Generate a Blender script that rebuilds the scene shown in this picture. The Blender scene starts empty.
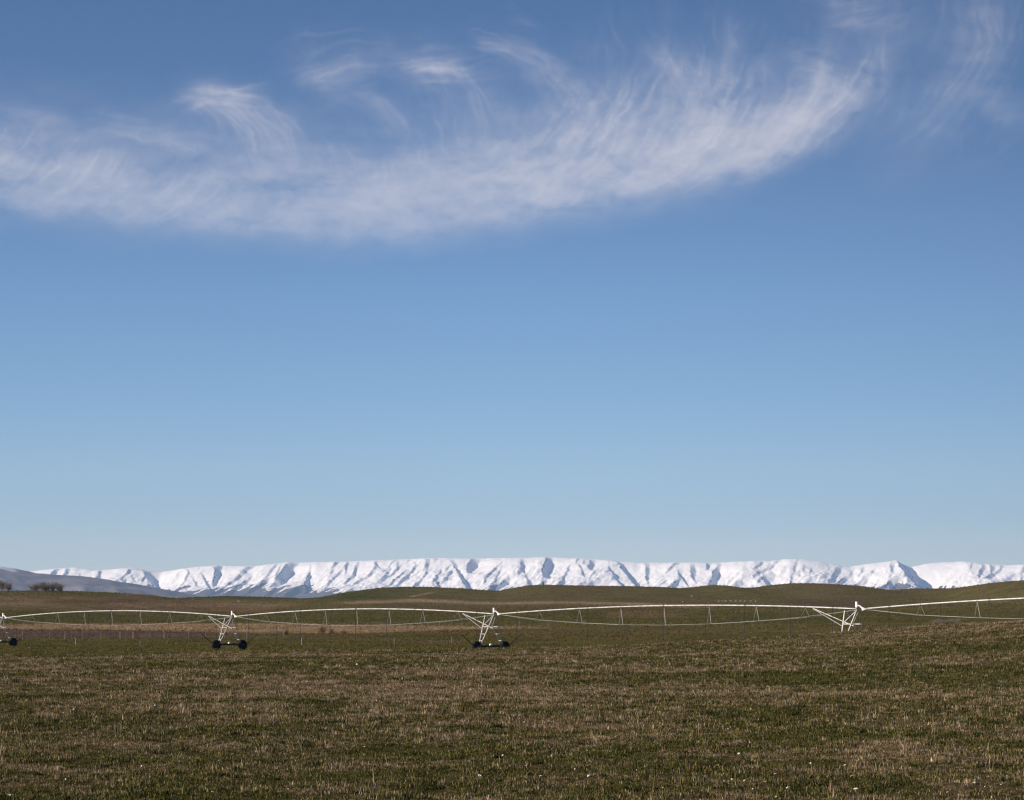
import bpy, math, random
import numpy as np

# ------------------------------------------------------------------ camera, sky, sun, exposure
S = bpy.context.scene
C = S.collection
R = math.radians
F = 2418.0                      # focal length in pixels of the 1024 px wide picture
HORIZON = 624.0                 # picture row of the eye-level horizon
EYE = 1.7
PITCH = math.atan((HORIZON - 400.0) / F)
CP, SP = math.cos(PITCH), math.sin(PITCH)

cam = bpy.data.objects.new('camera', bpy.data.cameras.new('camera'))
C.objects.link(cam)
cam.data.sensor_width = 36.0
cam.data.lens = F / 1024.0 * 36.0
cam.data.clip_start = 0.1
cam.data.clip_end = 250000.0
cam.location = (0, 0, EYE)
cam.rotation_euler = (R(90) + PITCH, 0, 0)
S.camera = cam

SUN_EL = R(24)
SUN_AZ = R(-112)                # clockwise from +Y (the view): left and a little behind the camera
sun_vec = (math.sin(SUN_AZ) * math.cos(SUN_EL), math.cos(SUN_AZ) * math.cos(SUN_EL), math.sin(SUN_EL))

W = bpy.data.worlds.new('World')
S.world = W
W.use_nodes = True
wn, wl = W.node_tree.nodes, W.node_tree.links
wn.clear()
sky = wn.new('ShaderNodeTexSky')
sky.sky_type = 'NISHITA'
sky.sun_disc = False
sky.sun_elevation = SUN_EL
sky.sun_rotation = SUN_AZ
sky.altitude = 900
sky.air_density = 1.0
sky.dust_density = 0.0
sky.ozone_density = 3.0
bg = wn.new('ShaderNodeBackground')
bg.inputs['Strength'].default_value = 0.0756
wo = wn.new('ShaderNodeOutputWorld')
# the polarised blue of the upper sky: deeper up the frame, brightened overhead as added blue shadow fill
tc = wn.new('ShaderNodeTexCoord')
sx = wn.new('ShaderNodeSeparateXYZ')
wl.new(tc.outputs['Generated'], sx.inputs[0])
ramp = wn.new('ShaderNodeValToRGB')
el = ramp.color_ramp.elements
def srow(y):                    # picture row -> sine of the elevation
    return math.sin(math.atan((400 - y) / F) + PITCH)
SKY_GRADE = [(0.0, (1.10, 1.08, 1.30)), (srow(548), (1.06, 1.08, 1.28)), (srow(505), (.91, .99, 1.18)), (srow(405), (.70, .845, 1.05)),
             (srow(305), (.61, .755, .965)), (srow(170), (.50, .615, .80)), (srow(0), (.395, .525, .70)), (0.31, (.42, .56, .74)), (1.0, (.82, 1.05, 1.38))]
mx = wn.new('ShaderNodeMix'); mx.data_type = 'RGBA'; mx.blend_type = 'MULTIPLY'
mx.inputs['Factor'].default_value = 1.0
wl.new(sx.outputs['Z'], ramp.inputs[0])
wl.new(sky.outputs[0], mx.inputs['A'])
wl.new(ramp.outputs[0], mx.inputs['B'])
for pos, c in SKY_GRADE:
    e = el[0] if pos == 0.0 else (el[len(el) - 1] if pos == 1.0 else el.new(pos))
    e.position = pos; e.color = (*c, 1)
az = wn.new('ShaderNodeMapRange'); az.interpolation_type = 'SMOOTHSTEP'       # the sky deepens away from the sun
az.inputs['From Min'].default_value = -0.05; az.inputs['From Max'].default_value = 0.5
az.inputs['To Min'].default_value = 1.0; az.inputs['To Max'].default_value = 0.55
wl.new(sx.outputs['X'], az.inputs['Value'])
vs = wn.new('ShaderNodeVectorMath'); vs.operation = 'SCALE'
wl.new(mx.outputs['Result'], vs.inputs[0]); wl.new(az.outputs[0], vs.inputs['Scale'])
wl.new(vs.outputs[0], bg.inputs['Color'])
wl.new(bg.outputs[0], wo.inputs['Surface'])

sun = bpy.data.objects.new('sun', bpy.data.lights.new('sun', 'SUN'))
C.objects.link(sun)
sun.data.energy = 5.0
sun.data.angle = R(0.5)
sun.data.color = (1.0, 0.85, 0.69)
from mathutils import Vector
sun.rotation_euler = Vector(sun_vec).to_track_quat('Z', 'Y').to_euler()

S.view_settings.view_transform = 'Standard'
S.view_settings.look = 'None'
S.view_settings.exposure = 0.6
S.view_settings.gamma = 1.0
S.view_settings.use_curve_mapping = False
S.render.engine = 'CYCLES'
S.cycles.use_denoising = True
S.cycles.max_bounces = 4
S.cycles.diffuse_bounces = 2
S.cycles.volume_bounces = 0
S.cycles.transparent_max_bounces = 16
S.cycles.use_adaptive_sampling = False
S.cycles.pixel_filter_type = 'BLACKMAN_HARRIS'
S.cycles.filter_width = 1.3

HAZE_DENSITY = 2.7e-5
HAZE_COLOR = (0.43, 0.64, 0.95)

# ------------------------------------------------------------------ helpers
rng = np.random.default_rng(11)
random.seed(5)

def tag(o, label=None, cat=None, group=None, kind=None):
    if label: o['label'] = label
    if cat: o['category'] = cat
    if group: o['group'] = group
    if kind: o['kind'] = kind
    return o

def ray(px, py):
    v = (400.0 - np.asarray(py, float)) / F
    u = (np.asarray(px, float) - 512.0) / F
    return u, CP - v * SP, SP + v * CP

def at_depth(px, py, Y):
    dx, dy, dz = ray(px, py)
    return dx / dy * Y, Y, EYE + dz / dy * Y

def project(x, y, z):
    d = y * CP + (z - EYE) * SP
    d = np.where(d < 1e-3, 1e-3, d)
    up = -y * SP + (z - EYE) * CP
    return 512 + F * x / d, 400 - F * up / d

_perm = np.random.default_rng(3).permutation(4096)
_ang = np.random.default_rng(4).uniform(0, 2 * math.pi, 4096)
_gx, _gy = np.cos(_ang), np.sin(_ang)
def pn(x, y, seed=0):
    """gradient noise, about -0.7..0.7"""
    x = np.asarray(x, float) + seed * 17.31; y = np.asarray(y, float) + seed * 9.77
    xi = np.floor(x).astype(np.int64); yi = np.floor(y).astype(np.int64)
    xf = x - xi; yf = y - yi
    def g(ix, iy, fx, fy):
        h = _perm[(_perm[ix & 4095] + iy) & 4095]
        return _gx[h] * fx + _gy[h] * fy
    u = xf * xf * xf * (xf * (xf * 6 - 15) + 10); v = yf * yf * yf * (yf * (yf * 6 - 15) + 10)
    a = g(xi, yi, xf, yf); b = g(xi + 1, yi, xf - 1, yf)
    c = g(xi, yi + 1, xf, yf - 1); d = g(xi + 1, yi + 1, xf - 1, yf - 1)
    return (a * (1 - u) + b * u) * (1 - v) + (c * (1 - u) + d * u) * v
def fbm(x, y, seed=0, oct=4, gain=0.5):
    s = 0; a = 1.0; f = 1.0
    for o in range(oct):
        s = s + a * pn(x * f, y * f, seed + o * 3); a *= gain; f *= 2.03
    return s
def sstep(a, b, x):
    t = np.clip((x - a) / (b - a), 0, 1)
    return t * t * (3 - 2 * t)
def lerp(a, b, t): return a + (b - a) * t

def mesh_np(name, verts, faces, mat=None, attrs=None, smooth=False, parent=None):
    """verts (n,3), faces (m,3|4) numpy -> linked object"""
    me = bpy.data.meshes.new(name)
    n, m, k = len(verts), len(faces), faces.shape[1]
    me.vertices.add(n); me.vertices.foreach_set('co', np.ascontiguousarray(verts, dtype=np.float32).ravel())
    me.loops.add(m * k); me.loops.foreach_set('vertex_index', np.ascontiguousarray(faces, dtype=np.int32).ravel())
    me.polygons.add(m)
    me.polygons.foreach_set('loop_start', np.arange(0, m * k, k, dtype=np.int32))
    me.update(calc_edges=True)
    if smooth: me.polygons.foreach_set('use_smooth', np.ones(m, dtype=bool))
    for an, (typ, arr) in (attrs or {}).items():
        a = me.attributes.new(an, typ, 'POINT')
        key = {'FLOAT': 'value', 'INT': 'value', 'FLOAT_VECTOR': 'vector', 'FLOAT_COLOR': 'color'}[typ]
        a.data.foreach_set(key, np.ascontiguousarray(arr, dtype=np.int32 if typ == 'INT' else np.float32).ravel())
    if mat: me.materials.append(mat)
    o = bpy.data.objects.new(name, me)
    C.objects.link(o)
    if parent is not None: o.parent = parent
    return o

def grid_faces(nr, nc):
    i = np.arange(nr - 1)[:, None] * nc + np.arange(nc - 1)[None, :]
    i = i.ravel()
    return np.stack([i, i + 1, i + nc + 1, i + nc], 1)

class MB:
    """collects boxes, bars, tubes and rings into ONE mesh"""
    def __init__(s): s.v = []; s.f = []
    def add(s, vs, fs):
        b = len(s.v); s.v += [tuple(v) for v in vs]; s.f += [tuple(b + i for i in f) for f in fs]
    def bar(s, p, q, w, h, side):
        """box from p to q: width w along 'side', h across"""
        p, q, side = Vector(p), Vector(q), Vector(side)
        d = (q - p).normalized(); a = (side - d * side.dot(d)).normalized() * (w / 2); b = d.cross(a).normalized() * (h / 2)
        vs = [p - a - b, p + a - b, p + a + b, p - a + b, q - a - b, q + a - b, q + a + b, q - a + b]
        s.add(vs, [(0, 3, 2, 1), (4, 5, 6, 7), (0, 1, 5, 4), (1, 2, 6, 5), (2, 3, 7, 6), (3, 0, 4, 7)])
    def tube(s, pts, r, n=8, cap=True):
        pts = [Vector(p) for p in pts]
        rs = r if isinstance(r, (list, tuple)) else [r] * len(pts)
        b0 = len(s.v); up = None
        for i, p in enumerate(pts):
            d = (pts[min(i + 1, len(pts) - 1)] - pts[max(i - 1, 0)]).normalized()
            if up is None:
                up = Vector((0, 0, 1)) if abs(d.z) < 0.9 else Vector((1, 0, 0))
            a = (up - d * up.dot(d)).normalized(); b = d.cross(a); up = a
            for k in range(n):
                t = 2 * math.pi * k / n
                s.v.append(tuple(p + (a * math.cos(t) + b * math.sin(t)) * rs[i]))
        for i in range(len(pts) - 1):
            for k in range(n):
                k2 = (k + 1) % n
                s.f.append((b0 + i * n + k, b0 + i * n + k2, b0 + (i + 1) * n + k2, b0 + (i + 1) * n + k))
        if cap:
            s.f.append(tuple(b0 + k for k in reversed(range(n))))
            e = b0 + (len(pts) - 1) * n
            s.f.append(tuple(e + k for k in range(n)))
    def lathe(s, c, axis, prof, n=20):
        """prof: (offset along axis, radius) points, closed loop round the axis"""
        c, ax = Vector(c), Vector(axis).normalized()
        a = ax.orthogonal().normalized(); b = ax.cross(a); b0 = len(s.v); m = len(prof)
        for k in range(n):
            t = 2 * math.pi * k / n
            for o, r in prof: s.v.append(tuple(c + ax * o + (a * math.cos(t) + b * math.sin(t)) * r))
        for k in range(n):
            k2 = (k + 1) % n
            for j in range(m - 1):
                s.f.append((b0 + k * m + j, b0 + k * m + j + 1, b0 + k2 * m + j + 1, b0 + k2 * m + j))
    def build(s, name, mat, parent=None, smooth=False):
        me = bpy.data.meshes.new(name); me.from_pydata(s.v, [], s.f); me.update()
        if smooth: me.polygons.foreach_set('use_smooth', np.ones(len(me.polygons), dtype=bool))
        me.materials.append(mat)
        o = bpy.data.objects.new(name, me); C.objects.link(o)
        if parent is not None: o.parent = parent
        return o

def empty(name, loc, rz=0):
    o = bpy.data.objects.new(name, None); C.objects.link(o)
    o.location = loc; o.rotation_euler.z = rz
    return o

# ------------------------------------------------------------------ materials
def mat(name):
    m = bpy.data.materials.new(name); m.use_nodes = True
    nt = m.node_tree; p = nt.nodes['Principled BSDF']
    return m, nt.nodes, nt.links, p

def noisy(name, c1, c2, scale, rough=0.6, metal=0.0, bump=0.0, detail=5):
    m, n, l, p = mat(name)
    t = n.new('ShaderNodeTexCoord'); x = n.new('ShaderNodeTexNoise')
    x.inputs['Scale'].default_value = scale; x.inputs['Detail'].default_value = detail
    l.new(t.outputs['Object'], x.inputs['Vector'])
    r = n.new('ShaderNodeValToRGB'); r.color_ramp.elements[0].position = 0.35; r.color_ramp.elements[1].position = 0.65
    r.color_ramp.elements[0].color = (*c1, 1); r.color_ramp.elements[1].color = (*c2, 1)
    l.new(x.outputs['Fac'], r.inputs[0]); l.new(r.outputs[0], p.inputs['Base Color'])
    p.inputs['Roughness'].default_value = rough; p.inputs['Metallic'].default_value = metal
    p.inputs['Specular IOR Level'].default_value = 0.15
    if bump:
        b = n.new('ShaderNodeBump'); b.inputs['Strength'].default_value = bump
        l.new(x.outputs['Fac'], b.inputs['Height']); l.new(b.outputs[0], p.inputs['Normal'])
    return m

M_GALV = noisy('galvanised_steel', (0.36, 0.36, 0.36), (0.52, 0.52, 0.51), 2.5, 0.5, 0.6)
M_PIPE = noisy('pipe_zinc', (0.38, 0.38, 0.375), (0.60, 0.60, 0.59), 1.6, 0.5, 0.3)
M_GALV_SHADED = noisy('weathered_shaded_galvanised_steel', (0.035, 0.033, 0.03), (0.07, 0.066, 0.06), 2.3, 0.8, 0.1)  # truss diagonals: weathered zinc, with their shade put into the dark colour
M_TRUSS = noisy('truss_rod_steel', (0.34, 0.34, 0.34), (0.50, 0.49, 0.48), 0.6, 0.55, 0.4)
M_DARK = noisy('dark_painted_steel', (0.025, 0.025, 0.027), (0.05, 0.05, 0.05), 4, 0.6)
M_RUBBER = noisy('tyre_rubber', (0.010, 0.009, 0.009), (0.018, 0.017, 0.016), 6, 0.85, bump=0.2)
M_WHITE = noisy('white_enamel', (0.78, 0.78, 0.77), (0.85, 0.85, 0.84), 3, 0.4)
M_HOSE = noisy('black_hose', (0.02, 0.02, 0.02), (0.04, 0.04, 0.04), 8, 0.7)
M_POST = noisy('weathered_post_wood', (0.10, 0.085, 0.07), (0.24, 0.21, 0.18), 5, 0.9, bump=0.3)
M_POST_PALE = noisy('pale_post_wood', (0.22, 0.20, 0.17), (0.34, 0.31, 0.27), 5, 0.9, bump=0.3)
M_WIRE = noisy('fence_wire', (0.2, 0.2, 0.2), (0.3, 0.3, 0.3), 5, 0.5)
M_STONE = noisy('white_pebble', (0.42, 0.40, 0.36), (0.72, 0.69, 0.64), 30, 0.9, bump=0.2)
M_ROCK = noisy('pale_rock', (0.20, 0.185, 0.16), (0.38, 0.355, 0.32), 2, 0.9, bump=0.4)
M_TWIG = noisy('bare_twigs', (0.12, 0.10, 0.08), (0.22, 0.18, 0.145), 1.5, 0.9)
M_TWIG_RED = noisy('red_twigs', (0.10, 0.045, 0.03), (0.17, 0.085, 0.055), 1.5, 0.9)
M_NEEDLE = noisy('dark_needles', (0.012, 0.018, 0.010), (0.03, 0.04, 0.02), 1.5, 0.9)

# ------------------------------------------------------------------ ground heights
BASE_Y = [-60, 0, 80, 125, 170, 200, 235, 271, 313, 345, 380, 420, 600, 800, 1000, 1500, 2500, 5000, 45000]
BASE_Z = [0.1, 0, -.05, -.20, -.45, -.75, -1.1, -1.12, -1.28, -1.0, -.40, .35, 2.8, 6, 8.5, 9, 3, -10, -25]
def base(Y):
    s = 0
    for k in (0.92, 0.96, 1.0, 1.04, 1.08): s = s + np.interp(Y * k, BASE_Y, BASE_Z)
    return s / 5
def skyline_z(px, pts, D):
    py = np.interp(px, [p[0] for p in pts], [p[1] for p in pts])
    return at_depth(px, py, D)[2]
FAR = [(-900, 599), (-200, 600), (0, 600), (150, 600), (200, 599.5), (240, 597.5), (270, 598), (320, 600), (335, 599), (345, 597), (365, 592.5), (385, 589.5), (405, 588.2), (430, 588), (460, 589),
       (490, 591.3), (500, 591.5), (515, 588.5), (530, 586.3), (545, 585.8), (580, 586.2), (620, 587), (650, 588), (673, 589.6), (690, 588),
       (703, 586.2), (715, 587), (725, 589), (745, 589), (760, 586.5), (780, 584.3), (800, 584.2), (830, 586), (850, 589.5), (868, 592),
       (880, 591), (895, 589.5), (920, 589), (950, 590), (970, 591), (1000, 592), (1100, 590), (1300, 594), (1900, 598)]
RIGHT = [(700, 640), (900, 616), (930, 603), (950, 596), (965, 591), (985, 586.2), (1005, 582.6), (1024, 581.8), (1060, 582), (1150, 588), (1300, 598), (1600, 610)]
LEFT = [(-900, 600), (-300, 597), (-100, 592), (0, 592), (30, 591.5), (60, 592), (100, 594), (125, 596), (145, 599.5), (170, 604), (220, 610), (300, 618), (500, 640)]
MIDA = [(-900, 620), (0, 619), (250, 617), (420, 612.5), (520, 608.5), (640, 610), (760, 606.5), (900, 609), (1024, 604), (1900, 606)]
CREST = [(-2500, 657), (100, 657), (250, 653), (480, 650), (560, 648.5), (650, 645.5), (760, 639), (820, 634.5), (860, 632), (950, 625), (1024, 620), (1500, 617), (3000, 615)]
def gk(d, s1, s2):
    s = np.where(d < 0, s1, s2)
    return np.exp(-0.5 * (d / s) ** 2)
def ridge(x, Y, pts, D, s1, s2, wig=0.0, seed=0):
    px = 512 + F * x / (D * CP)
    h = skyline_z(px, pts, D) - base(np.full_like(px, D))
    off = wig * pn(x / (D * 0.16), np.zeros_like(x) + 0.3, seed)
    return np.maximum(h, 0) * gk(Y - D - off, s1, s2)
def ground_z(x, Y):
    x = np.asarray(x, float); Y = np.asarray(Y, float)
    z = base(Y)
    a = ridge(x, Y, FAR, 1500.0, 230, 300, 60, 1)
    b = ridge(x, Y, RIGHT, 1150.0, 210, 200, 30, 2)
    c = ridge(x, Y, LEFT, 820.0, 150, 160, 30, 3)
    z = z + (a ** 3 + b ** 3 + c ** 3 + 1e-9) ** (1 / 3)
    z = z + ridge(x, Y, CREST, 125.0, 42, 20, 6, 5)
    z = z + ridge(x, Y, MIDA, 640.0, 70, 90, 40, 6)
    far = sstep(330, 700, Y)
    z = z + far * sstep(6000, 2500, Y) * (0.9 * fbm(x / 170, Y / 190, 20, 3) + 0.3 * fbm(x / 34, Y / 40, 26, 2))
    near = sstep(380, 120, Y)
    z = z + near * (0.13 * pn(x / 9, Y / 9, 31) + 0.08 * pn(x / 2.3, Y / 2.6, 33) + 0.07 * fbm(x / 0.8, Y / 0.8, 35, 2) * sstep(90, 50, Y))
    z = z + 0.10 * (1 - near) * (1 - far) * pn(x / 14, Y / 14, 37)
    return z

GREEN = np.array([0.057, 0.057, 0.020]); MOSS = np.array([0.062, 0.058, 0.022])
BROWN = np.array([0.115, 0.088, 0.056]); TAN = np.array([0.185, 0.145, 0.095]); PLOUGH = np.array([0.070, 0.052, 0.044])
OLIVE = np.array([0.070, 0.064, 0.027]); SCRUB = np.array([0.075, 0.056, 0.040]); DKGREEN = np.array([0.034, 0.040, 0.016])

def dryness(x, Y):
    """0 green turf .. 1 dry grass, the patches of the near field"""
    big = fbm(x / 16, Y / 11, 41, 3)
    sm = fbm(x / 3.0, Y / 2.4, 45, 3)
    d = 0.64 + 0.80 * big + 0.80 * sm + 0.5 * fbm(x / 0.9, Y / 0.8, 49, 2)
    Yn = Y + 26 * fbm(x / 12, Y / 16, 47, 3)
    d = d - 0.55 * sstep(140, 215, Yn) * sstep(360, 300, Y)
    d = d - 0.35 * sstep(31, 25, Y) * sstep(2.0, -3.0, x)
    d = d + 0.35 * sstep(95, 120, Y) * sstep(150, 135, Y) * sstep(10, 25, x)
    return np.clip(d, 0, 1)

def tint(x, Y, z):
    px, py = project(x, Y, z)
    n1 = fbm(x / 60, Y / 75, 51, 3)[:, None]; n2 = fbm(x / 13, Y / 22, 55, 3)[:, None]
    d = dryness(x, Y)[:, None]
    col = lerp(GREEN * 0.9, BROWN * 0.75, d)
    col = lerp(col, MOSS, np.clip(0.3 + n2, 0, 1) * 0.5)
    def band(c, m, k=1.0):
        nonlocal col
        mm = np.clip(m[:, None] * k * (0.85 + 0.6 * n2 + 0.4 * n1), 0, 1)
        col = lerp(col, c, mm)
    w = 1.6 * fbm(x / 45, Y / 120, 61, 2)
    w2 = 2.2 * fbm(x / 80, Y / 60, 63, 3)
    Ym = sstep(300, 330, Y)
    # hillsides first, then the paddocks in front of them
    band(OLIVE, sstep(400, 460, Y), 1.3)
    band(OLIVE * 1.12, sstep(700, 900, Y) * np.clip(0.5 + 1.5 * n1[:, 0], 0, 1))
    band(DKGREEN * 1.2, sstep(900, 1200, Y) * sstep(330, 345, px + w2) * sstep(430, 350, px) )
    band(BROWN, sstep(620, 700, Y) * sstep(320, 240, px) * sstep(1300, 1100, Y), 0.95)
    band(DKGREEN * 1.35, sstep(500, 700, Y) * sstep(600.5, 598.5, py + w2 * .4) * sstep(140, 190, px) * sstep(350, 330, px))
    band(DKGREEN * 1.5, sstep(500, 700, Y) * sstep(597, 593, py - (px - 20) * .03 + w2) * sstep(135, 110, px), 0.8)
    band(SCRUB, sstep(500, 700, Y) * sstep(598, 600, py + w2 * .5) * sstep(604, 602, py + w2 * .5) * sstep(150, 130, px) * sstep(40, 60, px), 0.8)
    band(TAN * 0.8, Ym * sstep(602, 604, py + w) * sstep(608, 605.5, py + w) * sstep(320, 260, px), 0.55)
    # pale strips in the middle distance
    yl = np.interp(px, [330, 420, 500, 560, 640, 700], [603.5, 600.5, 603.5, 602.5, 604.5, 607])
    band(TAN, sstep(600, 700, Y) * np.exp(-((py + w * .5 - yl) / 1.5) ** 2) * sstep(320, 370, px) * sstep(730, 650, px), 1.25)
    yl2 = np.interp(px, [380, 470, 620], [603, 605.5, 605])
    band(SCRUB, sstep(600, 700, Y) * np.exp(-((py - yl2 - 2.6) / 1.6) ** 2) * sstep(350, 400, px) * sstep(700, 640, px), 1.0)
    band(TAN, sstep(900, 1200, Y) * np.exp(-((py - (596.5 - (px - 412) * .19)) / 0.6) ** 2) * sstep(408, 414, px) * sstep(438, 430, px), 1.4)
    band(SCRUB * 0.9, sstep(500, 700, Y) * sstep(598, 601, py + w2 * .5) * sstep(608, 606, py + w2 * .5) * sstep(770, 800, px) * sstep(885, 855, px), 1.0)
    band(SCRUB, sstep(600, 800, Y) * np.clip(n1[:, 0] * 2.2, 0, 1) * sstep(480, 520, px), 0.6)
    band(GREEN * 0.95, sstep(400, 430, Y) * sstep(610, 613, py + w) * sstep(626, 621, py + w * .5), 0.9)
    band(BROWN, sstep(400, 430, Y) * sstep(600, 612, px) * sstep(700, 670, px) * sstep(611, 613, py + w) * sstep(620, 616, py + w), 0.6)
    # tan stubble strip narrowing to the right, ploughed strip, green pivot field
    top = np.interp(px, [0, 250, 330, 470, 560], [624.5, 623.5, 624, 626.5, 627]); bot = np.interp(px, [0, 120, 230, 360, 480, 560], [629.5, 630, 633, 633.5, 629, 628.5])
    band(TAN * 0.92, Ym * sstep(top - 1, top + .8, py + w * .5) * sstep(bot + .8, bot - .6, py + w * .2) * sstep(575, 500, px), 0.95)
    bot2 = np.interp(px, [0, 60, 200, 260, 300], [638, 638, 637, 634.5, 634])
    band(PLOUGH, Ym * sstep(bot - .6, bot + .6, py + w * .2) * sstep(bot2 + .5, bot2 - .4, py + w * .1) * sstep(262, 225, px), 1.1)
    g = sstep(bot2 - .2, bot2 + .6, py) * sstep(170, 230, Y + 26 * fbm(x / 12, Y / 16, 47, 3))
    band(GREEN * 1.02, g, 0.85)
    band(BROWN * 0.8, sstep(215, 225, Y) * np.exp(-((py - 642 - w) / 2.2) ** 2) * sstep(400, 430, px) * sstep(480, 455, px), 0.5)
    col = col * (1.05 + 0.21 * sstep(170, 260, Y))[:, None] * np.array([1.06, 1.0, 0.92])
    return np.clip(col, 0.006, 1)

def build_ground():
    inner = np.linspace(-0.30, 0.30, 420)
    outer = 0.30 + np.geomspace(0.012, 3.2, 26)
    s = np.concatenate([-outer[::-1], inner, outer])
    Ys = np.concatenate([np.linspace(-24, 14, 18), np.geomspace(15, 60, 230), np.geomspace(60.4, 1900, 430), np.geomspace(1950, 44000, 40)])
    Yg, Sg = np.meshgrid(Ys, s, indexing='ij')
    X = (Sg * (Yg + 26)).ravel(); Y = Yg.ravel()
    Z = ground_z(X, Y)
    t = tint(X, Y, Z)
    m, n, l, p = mat('turf_and_pasture')
    at = n.new('ShaderNodeAttribute'); at.attribute_name = 'tint'
    tco = n.new('ShaderNodeTexCoord')
    def noise(scale, detail=6, rough=0.6, stretch=None):
        x = n.new('ShaderNodeTexNoise'); x.inputs['Scale'].default_value = scale
        x.inputs['Detail'].default_value = detail; x.inputs['Roughness'].default_value = rough
        if stretch:
            mp = n.new('ShaderNodeMapping'); mp.inputs['Scale'].default_value = stretch
            l.new(tco.outputs['Object'], mp.inputs[0]); l.new(mp.outputs[0], x.inputs['Vector'])
        else: l.new(tco.outputs['Object'], x.inputs['Vector'])
        return x
    a = noise(0.35, 8, 0.72); b = noise(6.0, 8, 0.75); c = noise(0.045, 7, 0.7)
    def rmp(src, lo, hi, vlo, vhi):
        r = n.new('ShaderNodeMapRange'); r.inputs['From Min'].default_value = lo; r.inputs['From Max'].default_value = hi
        r.inputs['To Min'].default_value = vlo; r.inputs['To Max'].default_value = vhi
        l.new(src.outputs['Fac'], r.inputs['Value']); return r
    f1 = rmp(a, 0.3, 0.7, 0.55, 1.5); f2 = rmp(b, 0.3, 0.7, 0.6, 1.45); f3 = rmp(c, 0.3, 0.7, 0.75, 1.28)
    m1 = n.new('ShaderNodeMath'); m1.operation = 'MULTIPLY'; l.new(f1.outputs[0], m1.inputs[0]); l.new(f2.outputs[0], m1.inputs[1])
    m2 = n.new('ShaderNodeMath'); m2.operation = 'MULTIPLY'; l.new(m1.outputs[0], m2.inputs[0]); l.new(f3.outputs[0], m2.inputs[1])
    vm = n.new('ShaderNodeVectorMath'); vm.operation = 'SCALE'
    l.new(at.outputs['Color'], vm.inputs[0]); l.new(m2.outputs[0], vm.inputs['Scale'])
    l.new(vm.outputs[0], p.inputs['Base Color'])
    p.inputs['Roughness'].default_value = 1.0; p.inputs['Specular IOR Level'].default_value = 0.0
    bp = n.new('ShaderNodeBump'); bp.inputs['Strength'].default_value = 0.7; bp.inputs['Distance'].default_value = 0.25
    l.new(m1.outputs[0], bp.inputs['Height']); l.new(bp.outputs[0], p.inputs['Normal'])
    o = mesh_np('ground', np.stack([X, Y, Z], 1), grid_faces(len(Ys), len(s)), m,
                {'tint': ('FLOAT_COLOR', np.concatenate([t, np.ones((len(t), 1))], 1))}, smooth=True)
    tag(o, kind='structure')
    return o
build_ground()

# ------------------------------------------------------------------ far mountains
SKYLINE = [(-500, 576), (-300, 572), (-100, 573), (0, 574), (38, 570.5), (55, 568.5), (72, 567.5), (95, 570), (115, 569), (130, 567.5), (145, 570), (160, 571.5), (172, 569.5), (190, 567.5),
           (215, 565.5), (235, 566), (255, 566), (275, 563.5), (290, 562), (310, 562), (345, 561.5), (380, 560), (405, 559.5), (425, 558), (460, 558.5), (500, 558), (545, 557), (580, 558.5),
           (610, 560), (640, 562.5), (665, 562.5), (720, 562.5), (750, 561), (770, 561), (785, 559), (800, 559), (815, 561), (835, 564), (850, 567), (870, 563.5), (885, 562), (893, 561), (897.5, 560),
           (903, 562.6), (915, 566.5), (930, 563.2), (950, 561), (965, 561), (985, 564), (1010, 565), (1024, 564.5), (1100, 566), (1300, 575), (1600, 580)]
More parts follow.
